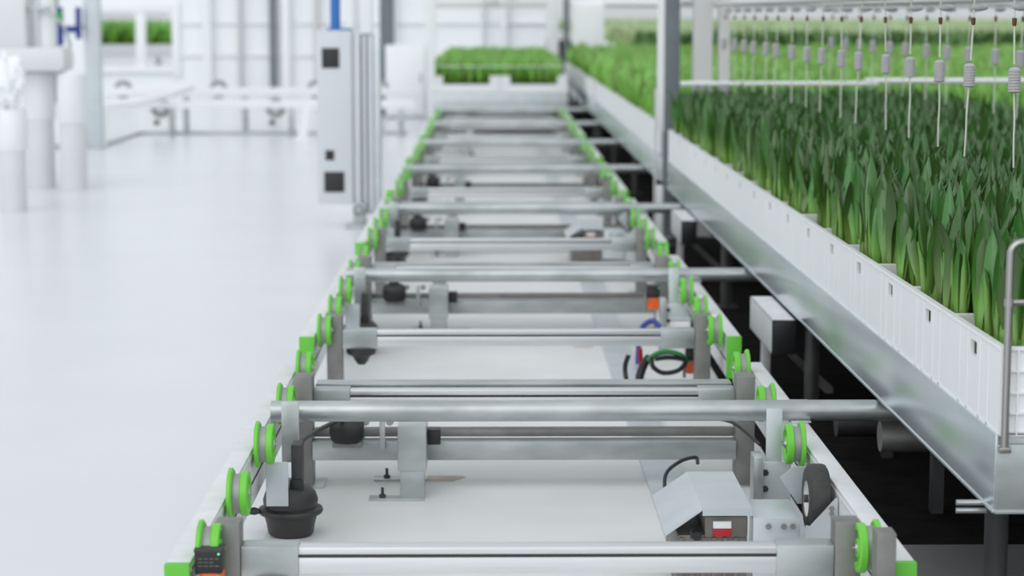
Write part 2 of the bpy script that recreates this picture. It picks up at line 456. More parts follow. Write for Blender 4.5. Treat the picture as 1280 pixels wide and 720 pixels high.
# ------------------------------------------------------------------ drive unit with cover and rubber tyre
def build_drive(loc, label):
    t = thing('drive_unit', label, 'drive motor', loc, 'friction drives')
    # bent sheet cover (local: origin near the floor)
    bm = bmesh.new()
    add_prism(bm, [(-.154, .132), (-.072, .190), (.037, .190), (.037, .1865), (-.0705, .1865), (-.152, .129)], -.07, .31, 'y')
    add_box(bm, -.072, .037, -.0715, -.0695, .174, .190)
    obj('cover', bm, M['zinc'], t, smooth=False)
    bm = bmesh.new(); add_box(bm, -.125, .03, -.045, .26, -.008, .125, .006)
    for i in range(6): add_box(bm, -.12 + i * .024, -.112 + i * .024, -.052, -.03, -.005, .12)
    add_box(bm, -.065, .03, -.05, .24, .12, .168, .004)
    mo = obj('motor', bm, M['motor'], t)
    bm = bmesh.new(); add_lathe(bm, [(.010, -.02), (.013, 0), (.011, .02)], 16, axis_y(-.085, -.06, .13)); obj('cable_gland', bm, M['black'], mo)
    bm = bmesh.new(); add_box(bm, -.047, -.007, -.058, -.046, .142, .158, .001); obj('nameplate', bm, M['label'], mo)
    bm = bmesh.new(); add_box(bm, -.047, -.007, -.059, -.046, .124, .141, .001); obj('red_label', bm, M['red'], mo)
    # bracket
    bm = bmesh.new()
    add_box(bm, .039, .142, -.07, .11, .165, .169, .001); add_box(bm, .039, .142, -.0735, -.0695, .03, .169, .001)
    br = obj('bracket', bm, M['zinc'], t)
    bm = bmesh.new()
    for x in (.072, .106, .126): add_lathe(bm, [(.007, 0), (.007, .005), (.0035, .009)], 6, axis_y(x, -.082, .152))
    obj('bolt', bm, M['steel'], br)
    # guard plates either side of the tyre
    bm = bmesh.new()
    add_prism(bm, [(.150, .02), (.150, .160), (.160, .158), (.216, .222), (.219, .218), (.219, .02)], -.105, -.100, 'y')
    obj('guard_plate', bm, M['zinc'], t); bm = bmesh.new()
    add_prism(bm, [(.118, .225), (.158, .165), (.176, .165), (.176, .25), (.150, .252)], .082, .085, 'y')
    obj('guard_plate', bm, M['zinc'], t)
    bm = bmesh.new()
    for z in (.188, .20): add_lathe(bm, [(.006, -.005), (.006, .0), (.003, .006)], 6, axis_y(.205, -.112, z))
    obj('bolt', bm, M['steel'], br)
    bm = bmesh.new(); R0 = .078
    add_lathe(bm, [(.040, -.023), (.068, -.023), (.075, -.019), (R0, -.012), (R0, .012), (.075, .019), (.068, .023), (.040, .023)], 44, axis_x(.188, -.005, .197), close=True)
    ty = obj('tyre', bm, M['tyre'], t)
    bm = bmesh.new()
    add_lathe(bm, [(.008, -.014), (.024, -.016), (.036, -.010), (.0405, -.0235), (.0405, .02), (.008, .016)], 32, axis_x(.188, -.005, .197))
    obj('rim', bm, M['polel'], ty)
    bm = bmesh.new(); add_lathe(bm, [(.009, -.028), (.009, .028)], 12, axis_x(.188, -.005, .197)); obj('axle', bm, M['dsteel'], ty)
    return t
drive = build_drive((0.535, 4.62, 0.012), 'motor under a bent sheet cover driving a black rubber tyre')
dup(drive, (0.535, 10.82, 0.012), 'blurred drive motor under a grey cover, inside the third track section')

# galvanised plates carrying the cylinders and lift bellows
def build_bellows(loc, label):
    t = thing('lift_bellows', label, 'air spring', loc, 'lift bellows under the left rail')
    bm = bmesh.new()
    add_lathe(bm, [(.05, .0), (.056, .006), (.06, .03), (.066, .052), (.078, .056), (.080, .062), (.078, .068), (.066, .072), (.068, .090), (.062, .108), (.048, .122), (.03, .126)], 40)
    obj('bellows', bm, M['brub'], t)
    bm = bmesh.new(); add_lathe(bm, [(.035, .124), (.035, .135)], 24); obj('top_plate', bm, M['galv'], t)
    bm = bmesh.new(); add_box(bm, -.052, .002, -.075, -.069, .088, .198, .002); obj('side_plate', bm, M['zinc'], t)
    bm = bmesh.new(); add_box(bm, .006, .032, -.035, .03, .126, .232, .003); obj('cylinder_arm', bm, M['dsteel'], t)
    bm = bmesh.new(); add_box(bm, .002, .036, -.04, -.02, .118, .146, .003); obj('clevis', bm, M['rubber'], t)
    bm = bmesh.new(); add_box(bm, -.030, .014, .10, .106, .16, .315, .002); obj('hanger_plate', bm, M['galv'], t)
    bm = bmesh.new(); add_lathe(bm, [(.008, -.018), (.01, 0), (.006, .012)], 10, axis_x(-.085, -.03, .066)); obj('air_fitting', bm, M['dsteel'], t)
    return t
bel = build_bellows((-0.497, 5.13, 0.002), 'black rubber lift bellows under the left rail of the nearest section')
dup(bel, (-0.497, 5.13 + PER, 0.002), 'black rubber lift bellows under the left rail of the second section')
dup(bel, (-0.497, 5.13 + 2 * PER, 0.002), 'blurred black lift bellows under the left rail of the third section')

# right hand lifting plates
def build_plate(loc, label):
    t = thing('lift_bracket', label, 'bracket', loc, 'lift brackets at the right rail')
    bm = bmesh.new(); add_box(bm, .662, .7, -.003, .003, .0, .335, .001); add_box(bm, .655, .722, -.008, -.003, .0, .205, .002); obj('plate', bm, M['zinc'], t)
    bm = bmesh.new(); add_box(bm, .628, .652, -.04, .03, .0, .225, .004); obj('angle', bm, M['galv'], t)
    bm = bmesh.new()
    for z in (.06, .10, .14, .18): add_lathe(bm, [(.008, 0), (.008, .008), (.004, .014)], 6, axis_y(.660, -.016, z))
    obj('bolt', bm, M['dsteel'], t)
    return t
pl = build_plate((0, 5.02, .002), 'upright zinc lift bracket behind the motor cover')
dup(pl, (0, 5.02 + PER, .002), 'upright zinc lift bracket at the right rail of the second section')

# black motors on the tie beams
for i in range(4):
    bm = bmesh.new()
    add_lathe(bm, [(.014, -.046), (.028, -.043), (.038, -.028), (.040, .0), (.038, .028), (.028, .043), (.014, .046)], 24, axis_x(0, 0, 0))
    add_box(bm, -.022, .018, -.02, .02, .028, .046, .006)
    o = obj('tie_beam_motor', bm, M['rubber'])
    o.location = (-0.39, 5.62 + PER * i, 0.168)
    if True:
        b2 = bmesh.new(); add_box(b2, -.04, .04, .0, .14, -.05, -.034, .002); b = obj('mount', b2, M['galvd'], o)
    tag(o, ['black round motor on the tie beam behind the nearest pipe', 'black round motor behind the second round pipe',
            'small blurred black motor behind the third round pipe', 'tiny blurred black motor behind the fourth round pipe'][i], 'motor', 'tie beam motors')

# sensors
def build_sensor(loc, label):
    t = thing('sensor', label, 'sensor', loc, 'orange and black track sensors')
    bm = bmesh.new(); add_box(bm, -.026, .026, -.012, .03, 0, .046, .003); h = obj('head', bm, M['black'], t)
    bm = bmesh.new(); add_box(bm, -.027, .027, -.0135, .03, .040, .0475, .002); obj('top_strip', bm, M['dsteel'], h)
    bm = bmesh.new()
    for r_, n in ((.028, 4), (.021, 3), (.014, 4)):
        for q in range(n): add_box(bm, -.019 + q * .0105, -.0115 + q * .0105, -.0124, -.0118, r_, r_ + .0014)
    obj('print', bm, M['motor'], h)
    bm = bmesh.new(); add_lathe(bm, [(.0016, 0), (.0016, .002)], 10, axis_y(.020, -.0145, .038)); obj('led', bm, M['led'], h)
    bm = bmesh.new(); add_box(bm, -.022, .026, -.010, .03, -.045, 0, .003); obj('body', bm, M['orange'], t)
    bm = bmesh.new()
    for x in (-.019, .019): add_lathe(bm, [(.0055, 0), (.0055, .004), (.003, .006)], 10, axis_y(x, -.018, -.006))
    obj('screw', bm, M['steel'], t)
    bm = bmesh.new(); add_box(bm, -.034, -.024, -.002, .02, -.06, .006, .002); obj('clip', bm, M['galvd'], t)
    return t
sen = build_sensor((-0.537, 3.93, 0.228), 'black and orange sensor at the front end of the left rail')
so = dup(sen, (0.617, 8.02, 0.205), 'small black and orange sensor near the right rail, behind the second section beam')
dup(sen, (0.672, 6.97, 0.135), 'low orange sensor among the cables at the right post')
dup(sen, (0.70, 12.9, 0.24), 'tiny blurred orange-tipped sensor at the right rail further off')

# cables
def cable(name, pts, r, m, label):
    bm = bmesh.new(); add_tube(bm, pts, r, 8, 8); return tag(obj(name, bm, m), label, 'cable')
cable('cable', [(-.49, 5.25, .205), (-.46, 5.4, .205), (-.43, 5.5, .205), (-.40, 5.60, .205)], .006, M['black'], 'black cable running from the lift bellows to the round motor')
cable('cable', [(.45, 5.30, .02), (.452, 5.42, .08), (.49, 5.45, .113), (.535, 5.47, .122), (.545, 5.5, .10)], .005, M['black'], 'black cable looping up behind the motor cover')
cable('cable', [(.555, 5.55, .215), (.60, 5.48, .222), (.64, 5.45, .213), (.69, 5.35, .18)], .0045, M['black'], 'thin black cable hanging behind the nearest pipe at the right')
cable('cable', [(.532, 7.6, .018), (.535, 7.6, .10), (.55, 7.6, .155), (.585, 7.6, .175), (.61, 7.58, .15), (.615, 7.57, .11)], .010, M['navy'], 'blue cable arching above the floor by the right rail')
cable('cable', [(.50, 6.97, .10), (.53, 6.95, .148), (.575, 6.95, .166), (.625, 6.94, .158), (.65, 6.95, .13)], .009, M['gcable'], 'green cable curling between the beams at the right')
cable('cable', [(.53, 6.93, .15), (.535, 6.92, .12), (.57, 6.92, .10), (.62, 6.92, .11), (.64, 6.93, .14), (.59, 6.93, .15), (.54, 6.93, .145)], .008, M['black'], 'coiled black cable below the green one')
cable('cable', [(.525, 6.97, .145), (.505, 6.95, .12), (.49, 6.93, .075), (.50, 6.9, .04), (.54, 6.88, .03)], .014, M['rubber'], 'thick black hose lying beside the green cable')
cable('cable', [(.455, 6.95, .155), (.444, 6.95, .12), (.446, 6.94, .08), (.46, 6.9, .03)], .008, M['black'], 'short black hose hanging left of the green cable')
cable('cable', [(.50, 7.0, .11), (.498, 7.0, .14), (.496, 7.0, .17)], .008, M['red'], 'short red cable end standing by the black hose')
cable('cable', [(.49, 10.2, .06), (.56, 10.15, .045), (.66, 10.1, .03)], .012, M['black'], 'blurred black cable slanting across the third section')
# junction box at the second section
t = thing('junction_box', 'pale box on the floor beside the right rail of the second section', 'box', (.69, 8.0, .002))
bm = bmesh.new(); add_box(bm, -.05, .055, -.16, .16, 0, .14, .006); obj('body', bm, M['white'], t)
bm = bmesh.new(); add_box(bm, -.054, .058, -.165, .165, .14, .15, .004); obj('lid', bm, M['zinc'], t)
# bolts and rust left on the aisle floor
bm = bmesh.new()
for k_, (cx, cy, rx, ry) in enumerate(((-.14, 5.76, .06, .05), (.36, 8.25, .06, .22), (.33, 6.95, .04, .16), (-.13, 8.55, .06, .05))):
    ang = [(cx + rx * (1 + .25 * math.sin(3 * a + k_)) * math.cos(a), cy + ry * (1 + .2 * math.cos(2 * a)) * math.sin(a)) for a in [2 * PI * i / 24 for i in range(24)]]
    add_prism(bm, ang, .002, .0026 + .0001 * k_, 'z')
struct('floor_stain', bm, M['rust'])

# ------------------------------------------------------------------ benches: aluminium container trays, crates, tulips
BX0, BX1 = 0.985, 2.405
TZ0, TZ1 = 0.310, 0.463
CL, CW, CHT = 0.457, 0.706, 0.176
def build_tray(loc, length, label, handle=False, legs=True, width=BX1 - BX0, group='aluminium trays on the benches'):
    t = thing('container_tray', label, 'tray', loc, group)
    W = width
    bm = bmesh.new()
    add_box(bm, -.003, .003, 0, length, 0, TZ1 - TZ0 + .004, .001)
    add_box(bm, -.006, .03, 0, length, 0, .006, .001)
    obj('side_panel', bm, M['panel'], t)
    bm = bmesh.new(); add_box(bm, W - .003, W + .003, 0, length, 0, TZ1 - TZ0 + .004, .001); obj('side_panel', bm, M['panel'], t)
    bm = bmesh.new(); add_box(bm, .004, W - .004, .012, length - .012, .010, TZ1 - TZ0 - .001, .002); obj('deck', bm, M['galv'], t)
    for yy in (-.004, length - .008):
        bm = bmesh.new(); add_box(bm, .0, W, yy, yy + .012, .003, TZ1 - TZ0 - .016, .002); add_box(bm, -.002, W, yy - .004, yy + .014, 0, .007, .001)
        obj('end_panel', bm, M['galv' if handle else 'zinc'], t)
    if handle:
        bm = bmesh.new()
        x0, x1 = .012, .60
        zt, zb = .845 - TZ0, .445 - TZ0
        arc = lambda cx, cz, a0, a1: [(cx + .025 * math.cos(a0 + (a1 - a0) * i / 6), -.012, cz + .025 * math.sin(a0 + (a1 - a0) * i / 6)) for i in range(7)]
        pts = [(x0, -.012, zb)] + arc(x0 + .025, zt - .025, PI, PI / 2) + arc(x1 - .025, zt - .025, PI / 2, 0) + [(x1, -.012, zb)]
        add_tube(bm, pts, .0075, 14)
        add_tube(bm, [(x0, -.012, .728 - TZ0), (x1, -.012, .728 - TZ0)], .0065, 12)
        add_lathe(bm, [(.010, -.008), (.010, .008)], 12, at(x0, -.012, .728 - TZ0))
        for x in (x0, x1): add_box(bm, x - .012, x + .012, -.02, -.003, zb - .012, zb, .002)
        obj('handle', bm, M['steel'], t)
        bm = bmesh.new()
        for z in (.012, .028): add_lathe(bm, [(.006, -.05), (.006, .01)], 8, axis_x(-.004, .10, z - .03))
        obj('clamp_bolt', bm, M['galv'], t)
    if legs:
        for yy in np.arange(.17, length, 2.5):
            for x in (.045, W - .05):
                bm = bmesh.new(); add_lathe(bm, [(.024, -TZ0), (.024, .0)], 20, at(x, float(yy), 0))
                add_box(bm, x - .05, x + .05, float(yy) - .05, float(yy) + .05, -TZ0, -TZ0 + .008, .002)
                obj('leg', bm, M['dsteel'], t)
    return t

crate_src = [None]
def build_crate(loc):
    """open stacking crate: full side walls with a slot, cut-down end walls between raised corners, ribs outside"""
    t = thing('crate', 'x', 'crate', loc)
    W, L, H = CW - .004, CL - .0005, CHT
    th = .008; low = .088; cw = .105
    bm = bmesh.new()
    for sx in (0, 1):
        xo = 0 if sx == 0 else W - th
        hy0, hy1, hz0, hz1 = L / 2 - .028, L / 2 + .028, H - .052, H - .022
        add_box(bm, xo, xo + th, 0, hy0, 0, H - .0005); add_box(bm, xo, xo + th, hy1, L, 0, H - .0005)
        add_box(bm, xo, xo + th, hy0, hy1, 0, hz0); add_box(bm, xo, xo + th, hy0, hy1, hz1, H - .0005)
        fx0, fx1 = (-.002, th + .006) if sx == 0 else (W - th - .006, W + .002)
        add_box(bm, fx0, fx1, .0003, L - .0003, H - .008, H, .0015)                 # rim
        ex = (-.0006, .0005) if sx == 0 else (W - .0005, W + .0006)
        for y in (L * .22, L * .5 - .055, L * .5 + .055, L * .78):
            add_box(bm, ex[0], ex[1], y - .003, y + .003, .0, H - .01)
        add_box(bm, ex[0], ex[1], 0, L, .001, .009)
    for sy in (0, 1):
        yo = 0 if sy == 0 else L - th
        add_box(bm, th, W - th, yo + .0004 + (.0068 if sy == 0 else 0), yo + th - .0004 + (.006 if sy == 0 else 0), .0065, low)
        ey = (.0002, .008) if sy == 0 else (L - .001, L - .0003)
        add_box(bm, cw, W - cw, ey[0], ey[1] + (.0 if sy else .006), low - .007, low, .001)
        for x0, x1 in ((0, cw), (W - cw, W)):
            add_box(bm, max(x0, th), min(x1, W - th), yo + .0004 + (.0068 if sy == 0 else 0), yo + th - .0004 + (.006 if sy == 0 else 0), low, H - .0005)
            add_box(bm, max(x0, th + .0065), min(x1, W - th - .0065), yo + .0006, yo + th + (.004 if sy == 0 else -.0006), H - .007, H - .0003)
        n = 9
        for i in range(n + 1):
            x = .0042 + (W - .0084) * i / n
            hh = H if (x < cw or x > W - cw) else low
            add_box(bm, x - .002, x + .002, ey[0], ey[1], 0, hh)
        for x in (.036, .07, W - .036, W - .07):
            add_box(bm, x - .0015, x + .0015, ey[0], ey[1], 0, H)
        for z in (.004, .045, .085): add_box(bm, .0015, W - .0015, ey[0] + .0003, ey[1] - .0003, z - .002, z + .002)
        for z in (.128,):
            add_box(bm, .0015, cw, ey[0] + .0003, ey[1] - .0003, z - .002, z + .002); add_box(bm, W - cw, W - .0015, ey[0] + .0003, ey[1] - .0003, z - .002, z + .002)
    add_box(bm, th, W - th, .0005, L - .0005, 0, .006)
    obj('shell', bm, M['crate'], t, smooth=False)
    bm = bmesh.new(); add_box(bm, th + .001, W - th - .001, th + .001, L - th - .001, .007, .080); obj('bulb_bed', bm, M['peat'], t)
    return t

NCR = 17
cl = NCR * CL
Y1 = 4.05; Y2 = 12.42; Y3 = 20.75; Y4 = 31.6
G1 = 'white crates along the near bench'
c0 = build_crate((BX0 + .002, Y1 + .002, TZ1)); crate_src[0] = c0
for i in range(NCR):
    if i == 0:
        lab = 'white crate at the near end of the bench, behind the steel tube handle'; c = c0
    else:
        lab = '%s white slotted crate from the near end of the bench' % (ORD[i] if i < NCR - 1 else 'last')
        c = dup(c0, (BX0 + .002, Y1 + .002 + i * CL, TZ1))
    tag(c, lab, 'crate', G1)
for y0, lab, g in ((Y2, 'blurred white crate of the second bench tray, beyond the grey pole', 'white crates of the second bench tray'),
                   (Y3, 'blurred white crate of the third bench tray, level with the far tulip tray', 'white crates of the third bench tray')):
    for i in range(NCR): tag(dup(c0, (BX0 + .002, y0 + .002 + i * CL, TZ1)), lab, 'crate', g)
tray1 = build_tray((BX0, Y1, TZ0), cl, 'long shiny aluminium tray with steel tube handle at its near end', handle=True)
tray2 = build_tray((BX0, Y2, TZ0), cl, 'second aluminium tray along the track, starting past the grey pole')
dup(tray2, (BX0, Y3, TZ0), 'third aluminium tray along the track, running off behind the far crates')
for j in (1, 2):
    dup(tray2, (BX0 + 1.44 * j, Y2, TZ0), 'aluminium tray %s behind the bright green tulips' % ('in the second row' if j == 1 else 'in the third row'))

# moving tray on the track
MY = 22.3
trm = build_tray((-.617, MY, RZ + .055), cl, 'aluminium tray of bright green tulips standing on the track', legs=False, group='aluminium trays on the track')
k_ = 0
for i in range(NCR):
    for j in (0, 1):
        lab = ['left white crate at the front of the tray on the track', 'right white crate at the front of the tray on the track'][j] if i == 0 else 'white crate further back in the tray on the track'
        tag(dup(c0, (-.617 + .003 + j * (CW + .003), MY + .002 + i * CL, RZ + .055 + TZ1 - TZ0)), lab, 'crate', 'white crates on the track tray')
ZM = RZ + .055 + TZ1 - TZ0 + CHT

# support beams under the bench
def build_support(loc, label):
    t = thing('support_beam', label, 'support', loc, 'bench support beams')
    bm = bmesh.new()
    x0, x1, z0, z1, L = .900, .974, .195, .305, .58
    add_box(bm, x0, x0 + .006, 0, L, z0, z1); add_box(bm, x1 - .006, x1, 0, L, z0, z1)
    add_box(bm, x0, x1, 0, L, z1 - .006, z1); add_box(bm, x0, x1, 0, L, z0, z0 + .006)
    obj('beam', bm, M['rail'], t)
    bm = bmesh.new(); add_box(bm, x0 - .001, x1 + .001, -.006, .0, z0 - .001, z1 + .001, .002); obj('end_plug', bm, M['black'], t)
    bm = bmesh.new(); add_box(bm, .915, .945, .36, .40, 0, z0, .003); obj('post', bm, M['rail'], t)
    bm = bmesh.new(); add_prism(bm, [(.94, z0), (.965, z0), (1.16, .02), (1.16, 0), (1.135, 0)], .37, .40, 'y'); obj('brace', bm, M['galvd'], t)
    return t
sp = build_support((0, 6.72, 0), 'pale box beam with black open end under the bench edge')
dup(sp, (0, 10.0, 0), 'second pale box beam with black end under the bench, further back')
for i, yy in enumerate((5.36, 6.05)):
    bm = bmesh.new(); add_lathe(bm, [(.036, .90), (.04, .9), (.04, 2.25), (.036, 2.25)], 24, axis_x(0, 0, 0))
    o = obj('floor_pipe', bm, M['dsteel' if i else 'galvd']); o.location = (0.1, yy, .20 if i == 0 else .1)
    for x in (1.05, 2.2):
        b2 = bmesh.new(); add_box(b2, x - .015, x + .015, -.02, .02, -(.20 if i == 0 else .1), -.035)
        obj('stand', b2, M['dsteel'], o)
    tag(o, ['short thick pipe end beneath the near bench, behind the nearest cross pipe', 'dark pipe lying low in the shade under the bench'][i], 'pipe', 'pipes under the bench')

# ------------------------------------------------------------------ tulips
def leaf_arrays(h, wmax, lean, az, bx, by, twist, nseg, fold, z0=0.0, droop=0.0, base_w=0.4, sbend=0.0):
    """one lance-shaped leaf -> verts, faces, height factor"""
    V, F, H = [], [], []
    for i in range(nseg + 1):
        t = i / nseg
        wv = wmax * max(base_w * .62 * (1 - t), 0 if t < .12 or t >= 1 else math.sin(PI * ((t - .12) / .88) ** 1.1) ** 0.75)
        if i == nseg: wv = 0.0008
        off = lean * (t ** 1.8) + sbend * math.sin(2 * PI * t)
        z = z0 + h * (t - droop * t ** 3)
        a = az + twist * t
        dx, dy = math.cos(az), math.sin(az)
        tx, ty = -math.sin(a), math.cos(a)
        cx, cy = bx + dx * off, by + dy * off
        f = fold * wv
        V += [(cx + tx * wv / 2, cy + ty * wv / 2, z), (cx - dx * f + 0, cy - dy * f, z - 0.0), (cx - tx * wv / 2, cy - ty * wv / 2, z)]
        H += [t * 1.0] * 3
        if i:
            b = 3 * i
            F += [(b - 3, b - 2, b + 1, b), (b - 2, b - 1, b + 2, b + 1)]
    return V, F, H

def plant_arrays(seed, height=0.30, nseg=7, nleaf=3, wide=1.0, spread=1.0):
    r = random.Random(seed)
    V, F, H, R = [], [], [], []
    a0 = r.uniform(0, 2 * PI)
    for k in range(nleaf):
        hh = height * (1.0 if k == 0 else r.uniform(.70, .98))
        v, f, h = leaf_arrays(hh, wide * r.uniform(.024, .043), spread * r.uniform(.004, .06), a0 + k * 2.3 + r.uniform(-.5, .5),
                              r.uniform(-.006, .006), r.uniform(-.006, .006), r.uniform(-.8, .8), nseg, r.uniform(.25, .5),
                              droop=r.uniform(0, .14), sbend=r.uniform(-.013, .013))
        b = len(V); V += v; F += [tuple(i + b for i in q) for q in f]; H += [x * hh / height for x in h]; R += [r.random()] * len(v)
    if nseg > 4:                                    # the pale round shoot the leaves wrap around
        b = len(V); n = 6
        lx, ly = r.uniform(-.008, .008), r.uniform(-.008, .008)
        for j, (rr, zz) in enumerate(((.0095, 0), (.0095, .25), (.007, .5), (.002, .62))):
            for q in range(n):
                V.append((lx * j + rr * math.cos(2 * PI * q / n), ly * j + rr * math.sin(2 * PI * q / n), zz * height)); H.append(zz * .75); R.append(.6)
            if j:
                for q in range(n):
                    F.append((b + (j - 1) * n + q, b + (j - 1) * n + (q + 1) % n, b + j * n + (q + 1) % n, b + j * n + q))
    return np.array(V, dtype=np.float32), F, np.array(H, dtype=np.float32), np.array(R, dtype=np.float32)

def mesh_from(name, V, loops, starts, H, R, m):
    me = bpy.data.meshes.new(name)
    me.vertices.add(len(V)); me.vertices.foreach_set('co', V.ravel())
    me.loops.add(len(loops)); me.loops.foreach_set('vertex_index', loops)
    me.polygons.add(len(starts)); me.polygons.foreach_set('loop_start', starts)
    me.polygons.foreach_set('use_smooth', np.ones(len(starts), dtype=bool))
    me.update(calc_edges=True)
    for nm, arr in (('hgt', H), ('rnd', R)):
        a = me.attributes.new(nm, 'FLOAT', 'POINT'); a.data.foreach_set('value', arr.astype(np.float32))
    me.materials.append(m); me.validate()
    return me

def scatter(name, pts, variants, m, smin=.85, smax=1.1):
    """one mesh holding a plant at every point (x, y, z)"""
    Vs, Ls, Hs, Rs = [], [], [], []; base = 0
    for x, y, z in pts:
        V, F, H, R = variants[rng.integers(len(variants))]
        a = rng.uniform(0, 2 * PI); s = rng.uniform(smin, smax)
        ca, sa = math.cos(a) * s, math.sin(a) * s
        W = np.empty_like(V); W[:, 0] = V[:, 0] * ca - V[:, 1] * sa + x; W[:, 1] = V[:, 0] * sa + V[:, 1] * ca + y; W[:, 2] = V[:, 2] * s + z
        Vs.append(W); Ls.append(np.asarray(F, dtype=np.int32) + base); base += len(V)
        Hs.append(H); Rs.append(np.clip(R * .6 + rng.uniform(0, .4), 0, 1))
    V = np.concatenate(Vs); L = np.concatenate(Ls)
    me = mesh_from(name, V, L.ravel(), np.arange(0, L.size, 4, dtype=np.int32), np.concatenate(Hs), np.concatenate(Rs), m)
    o = bpy.data.objects.new(name, me); C.objects.link(o)
    return o

def grid(x0, x1, y0, y1, sp, z, jit=.35, cull=True):
    P = []
    for y in np.arange(y0 + sp / 2, y1, sp):
        for x in np.arange(x0 + sp / 2, x1, sp):
            if cull and x > .262 * y + .55: continue
            P.append((x + rng.uniform(-jit, jit) * sp, y + rng.uniform(-jit, jit) * sp, z))
    return P

ZB = TZ1 + .080                      # bed level in the bench crates
near_var = [plant_arrays(i, .35, 10, 3, 1.08, 1.0) for i in range(18)]
near = grid(BX0 + .03, BX1 - .03, Y1 + .03, Y1 + cl - .02, .046, ZB)
# keep clear of crate walls
def clear(p):
    u = ((p[1] - Y1) / CL) % 1.0
    return .04 < u < .96
near = [p for p in near if clear(p)]
near.sort(key=lambda p: p[1] + 5.5 * (p[0] - BX0))
single, rest = near[:300], near[300:]
var_mesh = []
for V, F, H, R in near_var:
    L = np.asarray(F, dtype=np.int32)
    var_mesh.append(mesh_from('tulip_plant', V, L.ravel(), np.arange(0, L.size, 4, dtype=np.int32), H, R, TULIP))
for i, p in enumerate(single):
    o = bpy.data.objects.new('tulip_plant', var_mesh[i % len(var_mesh)]); C.objects.link(o)
    o.location = p; o.rotation_euler = (0, 0, rng.uniform(0, 2 * PI)); s = rng.uniform(.9, 1.06); o.scale = (s, s, s)
    tag(o, 'leafy green tulip plant standing along the near edge of the bench crates', 'plant', 'tulips along the near bench edge')
tag(scatter('tulip_bed', rest, near_var, TULIP, .9, 1.06), 'dense dark green tulip leaves filling the near bench', 'plants', kind='stuff')
mid_var = [plant_arrays(100 + i, .36, 4, 3, 1.7, 1.2) for i in range(8)]
p2 = [p for j in range(3) for p in grid(BX0 + .03 + 1.44 * j, BX1 - .03 + 1.44 * j, Y2 + .03, Y2 + cl - .03, .078, ZB)]
tag(scatter('tulip_bed', p2, mid_var, LITG), 'bright green tulips on the benches beyond the grey pole', 'plants', kind='stuff')
p3 = [p for j in range(5) for p in grid(BX0 + .03 + 1.44 * j, BX1 - .03 + 1.44 * j, Y3 + .03, Y3 + cl - .03, .11, ZB)]
tag(scatter('tulip_bed', p3, [plant_arrays(200 + i, .36, 3, 3, 2.6, 1.5) for i in range(6)], LITG), 'blurred green tulips on the far benches beside the track tray', 'plants', kind='stuff')
pm = grid(-.617 + .03, .803 - .03, MY + .03, MY + cl - .03, .07, ZM - .096, cull=False)
tag(scatter('tulip_bed', pm, [plant_arrays(300 + i, .30, 4, 3, 1.5, .8) for i in range(8)], LITG), 'bright green tulips in the tray on the track', 'plants', kind='stuff')
# distant blocks
far_var = [plant_arrays(400 + i, .46, 3, 4, 6.0, 3.0) for i in range(6)]
tag(scatter('tulip_bed', grid(2.5, 12, 33.6, 37.4, .22, .557), far_var, SHADEG), 'darker green row of tulips across the far side, in front of the pale beds', 'plants', kind='stuff')
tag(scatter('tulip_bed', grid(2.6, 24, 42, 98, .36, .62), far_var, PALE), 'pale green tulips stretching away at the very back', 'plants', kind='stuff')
for nm, dims, lab in (('growing_bench', (2.35, 12.1, 33.5, 37.5, .44, .555), 'long bench under the darker green far row'),
                      ('growing_bench', (2.5, 24.1, 41.9, 98.1, .50, .615), 'long bench carrying the pale beds at the very back')):
    t = thing(nm, lab, 'bench', (0, 0, 0), 'far growing benches')
    x0, x1, y0, y1, z0, z1 = dims
    box_obj('bench_top', dims, M['white'], t, .01)
    for x in np.linspace(x0 + .3, x1 - .3, 5):
        for y in (y0 + .2, y1 - .2):
            box_obj('leg', (x - .05, x + .05, y - .05, y + .05, 0, z0), M['white'], t, .005)
# bed seen through the left window
t = thing('growing_bench', 'white bench of green tulips seen through the left window', 'bench', (0, 0, 0), 'benches behind the window')
box_obj('bench_top', (-9.5, -5.6, 37.5, 47, .52, .74), M['white'], t, .01)
for x in (-9.2, -7.5, -5.9): box_obj('leg', (x - .05, x + .05, 37.8, 37.9, 0, .52), M['white'], t, .005)
tag(scatter('tulip_bed', grid(-9.4, -5.7, 37.6, 46.9, .18, .742, cull=False), far_var, LITG, .8, 1.0), 'green tulips seen through the left window', 'plants', kind='stuff')

# support line across the tray on the track
t = thing('support_line', 'thin white line strung across the front of the track tray tulips', 'line', (0, MY - .03, 0))
bm = bmesh.new(); add_tube(bm, [(-.60, 0, .735), (.09, 0, .73), (.79, 0, .735)], .004, 8, 6); obj('line', bm, M['white'], t)
bm = bmesh.new()
for x in (-.60, .79): add_tube(bm, [(x, 0, .60), (x, 0, .75)], .005, 8); add_box(bm, x - .008, x + .008, -.003, .03, .60, .612)
obj('stake', bm, M['white'], t)

